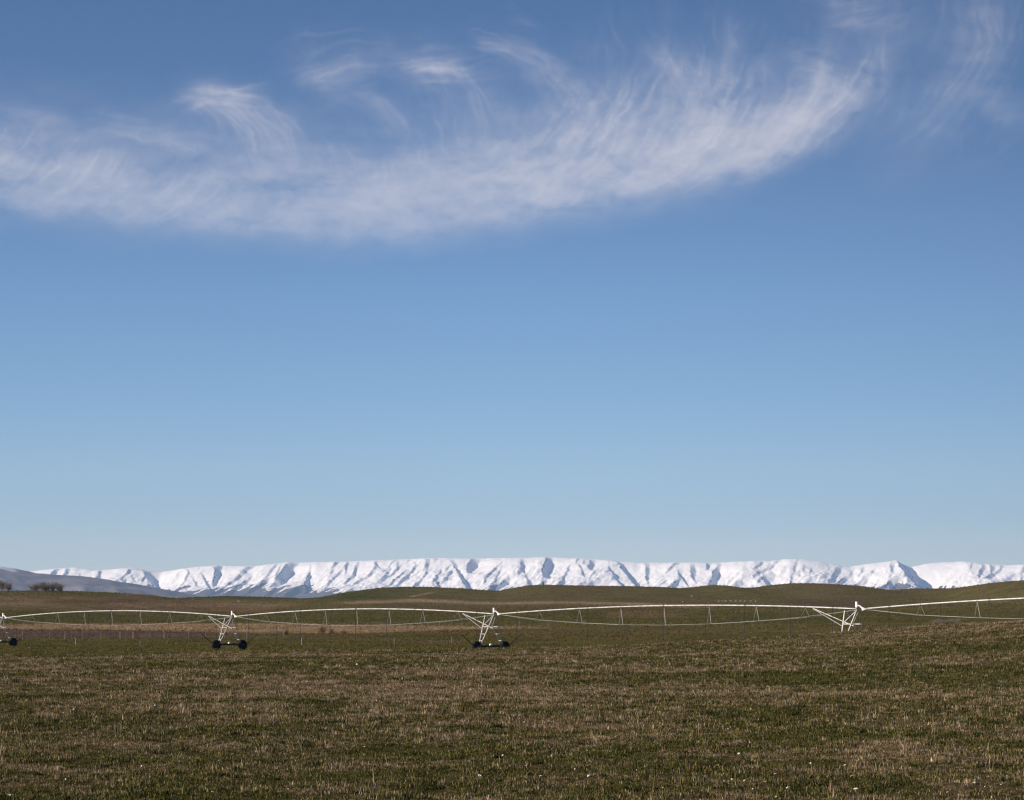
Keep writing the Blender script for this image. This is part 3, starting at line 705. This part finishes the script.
def grass_material(name):
    m = bpy.data.materials.new(name); m.use_nodes = True
    n, l = m.node_tree.nodes, m.node_tree.links; n.remove(n['Principled BSDF'])
    at = n.new('ShaderNodeAttribute'); at.attribute_type = 'INSTANCER'; at.attribute_name = 'tint'
    bl = n.new('ShaderNodeAttribute'); bl.attribute_name = 'blade'
    mr = n.new('ShaderNodeMapRange'); mr.inputs['To Min'].default_value = 0.25; mr.inputs['To Max'].default_value = 1.8; l.new(bl.outputs['Fac'], mr.inputs['Value'])
    sc = n.new('ShaderNodeVectorMath'); sc.operation = 'SCALE'; l.new(at.outputs['Vector'], sc.inputs[0]); l.new(mr.outputs[0], sc.inputs['Scale'])
    df = n.new('ShaderNodeBsdfDiffuse'); tl = n.new('ShaderNodeBsdfTranslucent'); mx = n.new('ShaderNodeMixShader'); mx.inputs[0].default_value = 0.3
    l.new(sc.outputs[0], df.inputs['Color']); l.new(sc.outputs[0], tl.inputs['Color'])
    l.new(df.outputs[0], mx.inputs[1]); l.new(tl.outputs[0], mx.inputs[2]); l.new(mx.outputs[0], n['Material Output'].inputs['Surface'])
    return m

def scatter(name, X, Y, Z, idx, scale, col, protos, gm):
    for p in protos:
        if not p.data.materials: p.data.materials.append(gm)
    pc = bpy.data.collections.new(name + '_tufts')
    for p in protos: pc.objects.link(p)
    n = len(X); g = np.random.default_rng(9)
    rot = np.stack([g.normal(0, .12, n), g.normal(0, .12, n), g.uniform(0, 2 * math.pi, n)], 1)
    me = bpy.data.meshes.new(name); me.vertices.add(n); me.vertices.foreach_set('co', np.stack([X, Y, Z], 1).astype(np.float32).ravel())
    for an, ty, key, arr in (('rot', 'FLOAT_VECTOR', 'vector', rot), ('tint', 'FLOAT_VECTOR', 'vector', col), ('size', 'FLOAT', 'value', scale), ('pick', 'INT', 'value', idx)):
        a = me.attributes.new(an, ty, 'POINT'); a.data.foreach_set(key, np.ascontiguousarray(arr, dtype=np.int32 if ty == 'INT' else np.float32).ravel())
    me.update()
    o = bpy.data.objects.new(name, me); C.objects.link(o)
    ng = bpy.data.node_groups.new(name + '_scatter', 'GeometryNodeTree')
    ng.interface.new_socket(name='Geometry', in_out='INPUT', socket_type='NodeSocketGeometry'); ng.interface.new_socket(name='Geometry', in_out='OUTPUT', socket_type='NodeSocketGeometry')
    N, L = ng.nodes, ng.links
    gi, go = N.new('NodeGroupInput'), N.new('NodeGroupOutput'); ip = N.new('GeometryNodeInstanceOnPoints'); ci = N.new('GeometryNodeCollectionInfo')
    ci.inputs['Collection'].default_value = pc; ci.inputs['Separate Children'].default_value = True; ci.inputs['Reset Children'].default_value = True
    def na(t, nm):
        a = N.new('GeometryNodeInputNamedAttribute'); a.data_type = t; a.inputs['Name'].default_value = nm; return a.outputs['Attribute']
    L.new(gi.outputs[0], ip.inputs['Points']); L.new(ci.outputs[0], ip.inputs['Instance']); ip.inputs['Pick Instance'].default_value = True
    L.new(na('INT', 'pick'), ip.inputs['Instance Index']); L.new(na('FLOAT_VECTOR', 'rot'), ip.inputs['Rotation']); L.new(na('FLOAT', 'size'), ip.inputs['Scale'])
    L.new(ip.outputs[0], go.inputs[0])
    o.modifiers.new('scatter', 'NODES').node_group = ng
    tag(o, kind='stuff')
    return o

def wedge(n, Y0, Y1, half, g):
    Y = np.sqrt(g.uniform(Y0 * Y0, Y1 * Y1, n)); X = g.uniform(-half, half, n) * (Y + 4)
    return X, Y

def build_grass():
    g = np.random.default_rng(21)
    xs, ys, ss = [], [], []
    for n, a, b, s0 in ((100000, 17, 36, 0.85), (100000, 36, 65, 1.05), (80000, 65, 115, 1.35), (70000, 115, 210, 1.5)):
        x, y = wedge(n, a, b, 0.27, g); xs.append(x); ys.append(y); ss.append(s0 * g.uniform(.65, 1.4, n))
    X, Y, sc = map(np.concatenate, (xs, ys, ss))
    near = np.zeros(len(X), bool)
    for qx, qy in PEB_XY: near |= (np.abs(X - qx * Y / qy) < .05) & (Y < qy + .05) & (Y > qy - .5)
    X, Y, sc = X[~near], Y[~near], sc[~near]
    Z = ground_z(X, Y); d = dryness(X, Y)
    isdry = g.uniform(0, 1, len(X)) < np.clip(0.06 + 0.85 * d ** 1.5, 0, 1)
    idx = np.where(isdry, 5, 0) + g.integers(0, 5, len(X))
    stalk = isdry & (g.uniform(0, 1, len(X)) < .05) & (Y < 70)
    idx = np.where(stalk, 10 + g.integers(0, 3, len(X)), idx)
    sc = sc * np.clip(0.85 + 1.3 * pn(X / .42, Y / .42, 17) + .5 * pn(X / 1.6, Y / 1.6, 18), .35, 1.9)
    gc = lerp(np.array([0.036, 0.046, 0.015]), np.array([0.128, 0.108, 0.034]), g.uniform(0, 1, (len(X), 1)) ** 1.6)
    dc = lerp(np.array([0.145, 0.106, 0.061]), np.array([0.39, 0.31, 0.205]), g.uniform(0, 1, (len(X), 1)) ** 2.2)
    col = np.where(isdry[:, None], dc, gc)
    gm = grass_material('grass_blades')
    pr = [tuft('a_turf_%s' % c, 'turf', 100 + i) for i, c in enumerate('abcde')] + [tuft('b_dry_%s' % c, 'dry', 200 + i) for i, c in enumerate('abcde')] + [tuft('c_stalk_%s' % c, 'stalk', 250 + i) for i, c in enumerate('abc')]
    scatter('grass', X, Y, Z, idx, sc, col, pr, gm)
    # coarse tussock over the middle distance and the hills
    xs, ys, ss = [], [], []
    for n, a, b, s0 in ((30000, 205, 420, 1.5), (45000, 420, 900, 2.2), (36000, 900, 1700, 2.8)):
        x, y = wedge(n, a, b, 0.25, g); xs.append(x); ys.append(y); ss.append(s0 * g.uniform(.5, 1.5, n))
    X, Y, sc = map(np.concatenate, (xs, ys, ss))
    Z = ground_z(X, Y); t = tint(X, Y, Z)
    px, py = project(X, Y, Z)
    keep = (g.uniform(0, 1, len(X)) < 0.35 + 1.1 * np.clip(fbm(X / 40, Y / 60, 131, 3) + .2, 0, 1))
    X, Y, Z, sc, t = X[keep], Y[keep], Z[keep], sc[keep], t[keep]
    col = t * g.uniform(0.9, 1.9, (len(X), 1)) * np.array([1.1, 1.0, 0.95])
    scatter('tussock', X, Y, Z, g.integers(0, 4, len(X)), sc, col, [tuft('tussock_%s' % c, 'tussock', 300 + i) for i, c in enumerate('abcd')], gm)
build_grass()

# ------------------------------------------------------------------ centre pivot irrigator
ORIGIN = np.array([(491 - 512) / F * 235.0, 235.0]); STEP = np.array([29.9, -36.4])
TOWER_K = [-3.13, -2.13, -0.985, 0.0, 1.0, 2.0]
CAMBER = [0.68, 0.74, 0.64, 0.52, 0.52]
PIPE_H = 3.7
AX = Vector((STEP[0], STEP[1], 0)).normalized()            # along the pipe, towards the right end
TV = Vector((-AX.y, AX.x, 0))                               # the way the machine travels, away from the camera to the right
ZUP = Vector((0, 0, 1))
towers = []
for k in TOWER_K:
    p = ORIGIN + STEP * k
    towers.append(Vector((p[0], p[1], float(np.mean(ground_z(p[0] + np.array([-1.6, 0, 1.6]), p[1] + np.array([-1.3, 0, 1.3])))))))
machine = empty('pivot_irrigator', towers[3])
tag(machine, 'long galvanised centre pivot irrigator on wheeled towers spanning the green field', 'irrigator')
def loc(v): return Vector(v) - towers[3]

def build_tower(base_pt):
    b = loc(base_pt)
    def P(a, t, z): return b + AX * a + TV * t + ZUP * z
    beam = MB()
    beam.bar(P(0, -1.7, .58), P(0, 1.7, .58), .16, .14, ZUP)
    beam.bar(P(-.13, -1.42, .66), P(.13, -1.42, .66), .08, .08, ZUP); beam.bar(P(-.13, 1.42, .66), P(.13, 1.42, .66), .08, .08, ZUP)
    tw = beam.build('drive_tower', M_DARK, machine)
    for sgn in (-1, 1):
        mt = M_GALV
        for a0, a1 in ((-.13, -.75), (.13, .55)):
            lg = MB()
            if sgn < 0: lg.bar(P(a0, -1.42, .66), P(a1, -.14, PIPE_H - .12), .07, .012, AX); lg.bar(P(a0 + .036, -1.38, .66), P(a1 + .036, -.10, PIPE_H - .12), .012, .07, AX)
            else: lg.bar(P(a0, 1.40, .66), P(a1, .12, PIPE_H - .12), .012, .09, AX)
            lg.build('leg', mt, tw)
        for f in (.16, .38, .62):
            rg = MB(); t_ = sgn * lerp(1.42, .14, f); z_ = lerp(.66, PIPE_H - .12, f)
            rg.bar(P(lerp(-.13, -.75, f) - .04, t_ - .03 , z_), P(lerp(.13, .55, f) + .04, t_ - .03, z_), .07, .04, ZUP)
            rg.build('rung', M_GALV, tw)
        dg = MB(); dg.bar(P(lerp(-.13, -.75, .62), sgn * lerp(1.42, .14, .62) - .06, lerp(.66, 3.58, .62)), P(.5, sgn * .2 - .06, PIPE_H - .25), .05, .03, AX); dg.build('brace', M_GALV, tw)
        # long brace from the pipe of the inner span down to the legs
        lb = MB(); lb.bar(P(-4.4, sgn * .05, PIPE_H + .05), P(-.45, sgn * .71, 2.28), .05, .025, ZUP); lb.build('long_brace', M_GALV, tw)
        # wheel
        wc = P(0, sgn * 1.72, .53); ty = MB()
        ty.lathe(wc, AX, [(-.13, .30), (-.16, .36), (-.155, .47), (-.11, .525), (0, .53), (.11, .525), (.155, .47), (.16, .36), (.13, .30)], 28)
        for q in range(22):
            t = 2 * math.pi * q / 22; rd = TV * math.cos(t) + ZUP * math.sin(t); tg = TV * -math.sin(t) + ZUP * math.cos(t)
            ty.bar(wc - AX * .15 + rd * .535 + tg * .05, wc + rd * .55 - tg * .03, .05, .04, tg); ty.bar(wc + AX * .15 + rd * .535 + tg * .05, wc + rd * .55 - tg * .03, .05, .04, tg)
        wh = ty.build('tyre', M_RUBBER, tw, True)
        rm = MB(); rm.lathe(wc, AX, [(-.08, .0), (-.08, .10), (-.03, .14), (-.03, .27), (-.12, .31), (.12, .31), (.03, .27), (.03, .14), (.09, .10), (.09, 0)], 24)
        rm.build('rim', M_DARK, tw)
        # towing bar reaching out past the wheel
        tb = MB(); tb.tube([P(.1, sgn * 1.6, .62), P(.1, sgn * 2.4, .78), P(.1, sgn * 3.7, 1.75)], .045, 6); tb.build('outrigger_bar', M_DARK, tw)
        sh = MB(); sh.tube([P(0, sgn * .2, .72), P(0, sgn * 1.5, .60)], .03, 6); sh.build('drive_shaft', M_DARK, tw)
    mo = MB(); mo.tube([P(-.12, 0, .74), P(.12, 0, .74)], .10, 12); mo.bar(P(-.05, -.12, .72), P(-.05, .12, .72), .10, .14, ZUP); mo.build('gear_motor', M_WHITE, tw)
    cb = MB(); cb.bar(P(.48, 0, PIPE_H + .14), P(.48, 0, PIPE_H + .56), .18, .15, AX); cb.bar(P(.48, 0, PIPE_H + .56), P(.48, 0, PIPE_H + .58), .22, .19, AX); cb.build('control_box', M_WHITE, tw)
    ps = MB(); ps.tube([P(.48, 0, PIPE_H - .1), P(.48, 0, PIPE_H + .2)], .035, 8); ps.bar(P(.42, -.2, PIPE_H - .14), P(.42, .2, PIPE_H - .14), .07, .05, ZUP); ps.build('box_post', M_GALV, tw)
    fj = MB(); fj.tube([P(.40, 0, PIPE_H + .02), P(.62, 0, PIPE_H + .28), P(.85, 0, PIPE_H + .22), P(1.25, 0, PIPE_H - .06), P(1.7, 0, PIPE_H + .02)], [.08, .085, .085, .085, .08], 12); fj.build('flexible_joint', M_PIPE, tw, True)
    bj = MB(); bj.tube([P(1.2, 0, PIPE_H - .12), P(1.2, 0, PIPE_H + .10)], .13, 10); bj.build('ball_joint', M_WHITE, tw)
    return tw

def build_span(i):
    A = loc(towers[i]) + ZUP * PIPE_H; B = loc(towers[i + 1]) + ZUP * PIPE_H
    d = (B - A); L = d.length; A = A + d * (1.55 / L); B = B + d * (0.45 / L)
    d = B - A
    def pipe(t): return A + d * t + ZUP * (CAMBER[i] * (1 - (2 * t - 1) ** 2))
    pm = MB(); n = 36; pm.tube([pipe(q / n) for q in range(n + 1)], .056, 12)
    sp = pm.build('span_pipe', M_PIPE, machine, True)
    depth = [0, .86, 1.32, 1.62, 1.72, 1.62, 1.32, .86, 0]; wid = [0, .50, .34, .22, .14, .22, .34, .50, 0]
    node = {}
    for s in (-1, 1):
        for k in range(9): node[s, k] = pipe(k / 8) - ZUP * (depth[k] + (.09 if k in (0, 8) else 0)) + TV * (s * wid[k])
        rod = MB(); rod.tube([node[s, k] for k in range(9)], .008, 6); rod.build('truss_rod', M_TRUSS, sp)
        for k in range(1, 8):
            st = MB(); q = pipe(k / 8) - ZUP * .05
            st.bar(q, node[s, k], .038 if s > 0 else .006, .014 if s > 0 else .024, AX); st.build('strut', M_TRUSS, sp)
            dgn = MB(); q = pipe((k + .62) / 8 if k < 7 else .985) - ZUP * .06
            dgn.bar(node[s, k], q, .012, .032, AX); dgn.build('diagonal', M_GALV_SHADED, sp)
            if k > 1: dg2 = MB(); dg2.bar(node[s, k], pipe((k - .62) / 8) - ZUP * .06, .012, .032, AX); dg2.build('diagonal', M_GALV_SHADED, sp)
    for k in range(1, 8):
        cr = MB(); cr.bar(node[-1, k], node[1, k], .035, .025, ZUP); cr.build('cross_bar', M_TRUSS, sp)
    for k in range(9):
        t = (k + .5) / 9; hp = pipe(t); gz = float(ground_z(hp.x + towers[3].x, hp.y + towers[3].y)) - towers[3].z
        top = hp + ZUP * .09; m = MB(); sd = TV * (.16 if k % 2 else -.16); low = gz + 1.35
        m.tube([top - ZUP * .05, top + ZUP * .07 + sd * .5, hp + sd + ZUP * .02, Vector((hp.x + sd.x, hp.y + sd.y, low))], .022, 6)
        m.lathe(Vector((hp.x + sd.x, hp.y + sd.y, low - .08)), ZUP, [(-.08, 0), (-.08, .06), (0, .07), (.06, .03), (.1, .02), (.1, 0)], 8)
        m.build('drop_hose', M_HOSE, sp)
    for k in range(1, 8):
        fl = MB(); c = pipe(k / 8); fl.lathe(c, AX, [(-.02, .05), (-.02, .10), (.02, .10), (.02, .05)], 12); fl.build('flange', M_GALV, sp)
for t in towers: build_tower(t)
for i in range(len(towers) - 1): build_span(i)

# ------------------------------------------------------------------ wire fences
def post_mb(c, h, r, lean):
    m = MB(); top = Vector(c) + Vector((lean[0], lean[1], h)); m.tube([Vector(c) - ZUP * .15, Vector(c).lerp(top, .5), top - ZUP * .03, top], [r, r * .97, r * .95, r * .75], 8)
    return m
def fence(label, pts, h, wires, pale):
    xy = np.array(pts); z = ground_z(xy[:, 0], xy[:, 1])
    o = empty('wire_fence', (xy[0, 0], xy[0, 1], z[0])); tag(o, label, 'fence')
    base_ = Vector(o.location)
    for i in range(len(xy)):
        c = Vector((xy[i, 0], xy[i, 1], z[i])) - base_
        post_mb(c, h * random.uniform(.9, 1.12), random.choice((.04, .05, .06)), (random.uniform(-.05, .05), random.uniform(-.05, .05))).build('post', M_POST_PALE if i in pale else M_POST, o)
    for k in range(wires):
        w = MB(); zz = h * (.25 + .7 * k / max(1, wires - 1)); w.tube([Vector((xy[i, 0], xy[i, 1], z[i] + zz)) - base_ + Vector((0, -.06, 0)) for i in range(len(xy))], .004, 5); w.build('wire', M_WIRE, o)
def at_px(px, Y): return ((px - 512) / F * Y * 1.0, Y)
fence('wire fence on weathered posts along the bottom of the brown ploughed strip',
      [at_px(p, 372 + (p - 150) * .04) for p in (-40, -8, 25, 52, 67, 74, 85, 103, 122, 135, 152, 166, 190, 207, 226, 248, 266, 285)], 1.15, 4, (4, 8, 9, 11, 17))
fence('sparse wire fence with a few pale posts standing in the green field behind the irrigator',
      [at_px(p, 318 + (p - 150) * .03) for p in (-60, 10, 78, 142, 218, 303, 395, 452)], 1.0, 2, (2, 5))
fence('wire fence on thin dark posts beside the narrow tan strip beyond the green field',
      [at_px(p, 455 + (p - 400) * .05) for p in (325, 345, 368, 382, 405, 428, 440, 452, 462, 476, 492, 506, 520, 548)], 1.1, 3, ())

# ------------------------------------------------------------------ trees and shrubs
def twig_tree(name, label, cat, x, y, h, w, seed, m, group=None, stems=5, sink=.1):
    g = random.Random(seed); z = float(ground_z(x, y)) - sink
    o = empty(name, (x, y, z)); tag(o, label, cat, group)
    tr = MB(); cr = MB()
    for s in range(stems):
        a = g.uniform(0, 6.28); bx, by = g.uniform(-.3, .3) * w, g.uniform(-.2, .2) * w
        tip = Vector((bx + math.cos(a) * w * .18, by + math.sin(a) * w * .18, h * g.uniform(.4, .55)))
        tr.tube([(bx, by, 0), (bx + g.uniform(-.05, .05) * w, by, tip.z * .5), tip], [.02 * h, .015 * h, .010 * h], 6)
        for b in range(12):
            p0 = Vector((bx, by, 0)).lerp(tip, g.uniform(.05, 1)); e = p0 + Vector((g.uniform(-.3, .3) * w, g.uniform(-.25, .25) * w, g.uniform(.18, .52) * h)); e.z = min(e.z, h)
            mid = p0.lerp(e, .5) + Vector((g.uniform(-.06, .06) * w, 0, .05 * h)); cr.tube([p0, mid, e], [.008 * h, .006 * h, .003 * h], 4)
            for q in range(9):
                s0 = p0.lerp(e, g.uniform(.3, 1)); s1 = s0 + Vector((g.uniform(-.13, .13) * w, g.uniform(-.13, .13) * w, g.uniform(.03, .24) * h)); s1.z = min(s1.z, h * g.uniform(.9, 1.03)); cr.tube([s0, s1], [.0045 * h, .002 * h], 3, False)
    tr.build('trunk', m, o); cr.build('crown', m, o)
    return o
def place_px(px, Y): x, y = at_px(px, Y); return x, y
TREES = [(2, 812, 4.2, 4.0, 'bare tree at the left edge of the hilltop, beside the grey mountain foot'), (9, 806, 3.2, 3.6, 'small bare tree right of the one at the hilltop edge'),
         (38, 805, 3.3, 4.6, 'low bare tree at the left end of the hilltop clump'), (44, 815, 3.6, 4.4, 'second bare tree from the left in the hilltop clump'), (50, 808, 3.6, 4.4, 'bare tree in the middle of the hilltop clump'),
         (56, 816, 3.7, 4.4, 'second bare tree from the right in the hilltop clump'), (62, 806, 3.3, 4.0, 'bare tree at the right end of the hilltop clump')]
for i, (p, Y, h, w, lb) in enumerate(TREES):
    x, y = place_px(p, Y); twig_tree('bare_tree', lb, 'tree', x, y, h, w, 40 + i, M_TWIG, 'bare trees on the left hilltop', 8)
REDS = [(288, 398, 1.0, 1.2, 'smallest reddish bare shrub, left of the others on the tan strip'), (323, 405, 1.5, 1.7, 'tallest reddish bare shrub standing on the tan strip'), (333, 400, 1.1, 1.5, 'middling reddish bare shrub on the tan strip, just right of the tallest'), (345, 398, .9, 1.3, 'low reddish bare shrub at the right end of the tan strip shrubs')]
for i, (p, Y, h, w, lb) in enumerate(REDS):
    x, y = place_px(p, Y); twig_tree('bare_shrub', lb, 'shrub', x, y, h, w, 60 + i, M_TWIG_RED, 'reddish shrubs on the tan strip', 5)
WEEDS = [(936, 133, .38, 1.0, 'dark weed clump on the near grassy crest under the last span, its left half'), (947, 131, .45, 1.1, 'dark weed clump on the near grassy crest under the last span, its right half')]
for i, (p, Y, h, w, lb) in enumerate(WEEDS):
    x, y = place_px(p, Y); twig_tree('weed_clump', lb, 'weeds', x, y, h, w, 80 + i, M_TWIG, None, 8, .02)
def conifer(px, Y, h, label):
    x, y = place_px(px, Y); o = empty('conifer', (x, y, float(ground_z(x, y)) - .1)); tag(o, label, 'tree')
    t = MB(); t.tube([(0, 0, 0), (0, 0, h * .5)], [.07 * h, .05 * h], 6); t.build('trunk', M_TWIG, o)
    g = random.Random(3); c = MB()
    for i in range(500):
        f = g.random(); r = .36 * h * (1 - f) ** .5 * g.uniform(.4, 1.1); a = g.uniform(0, 6.28); p = Vector((math.cos(a) * r, math.sin(a) * r, h * (.12 + .86 * f))); q = p + Vector((math.cos(a), math.sin(a), g.uniform(-.3, .7))) * .10 * h
        s = Vector((-math.sin(a), math.cos(a), 0)) * .05 * h; c.add([p - s, p + s, q], [(0, 1, 2)])
    c.build('crown', M_NEEDLE, o)
conifer(543, 1478, 2.4, 'lone dark tree standing on the skyline of the middle hill')

# ------------------------------------------------------------------ rocks
ROCK = [stone_mesh('rock', 600 + i, M_ROCK, .6) for i in range(3)]
for i, (px, py, s) in enumerate([(719, 601.6, .5), (722.5, 601.4, .4), (726, 601.5, .55), (731, 601.2, .4), (736, 601.6, .55), (741, 601.3, .45), (745, 601.5, .5), (751, 601.3, .4), (756, 601.5, .5)]):
    x, y = ground_hit(px, py); o = bpy.data.objects.new('pale_rock', ROCK[i % 3]); C.objects.link(o)
    o.location = (x, y, float(ground_z(x, y)) + .1); o.scale = (s * 1.2, s, s); o.rotation_euler.z = i * 1.7
    tag(o, 'pale rock in the row of rocks along the foot of the middle hills', 'rock', 'row of pale rocks at the foot of the hills')
for i, (px, py, s, lb) in enumerate([(692, 596.5, .55, 'lone pale rock high on the hillside above the row of rocks'), (128, 630, .26, 'whitish rock at the edge of the tan strip under the left span'), (239, 601.6, .6, 'pale rock on the brown slope above the second tower'),
                                     (683, 602, .4, 'small pale rock left of the row of rocks on the hill foot')]):
    x, y = ground_hit(px, py); o = bpy.data.objects.new('pale_rock', ROCK[i % 3]); C.objects.link(o)
    o.location = (x, y, float(ground_z(x, y)) + .1); o.scale = (s * 1.2, s, s); tag(o, lb, 'rock')
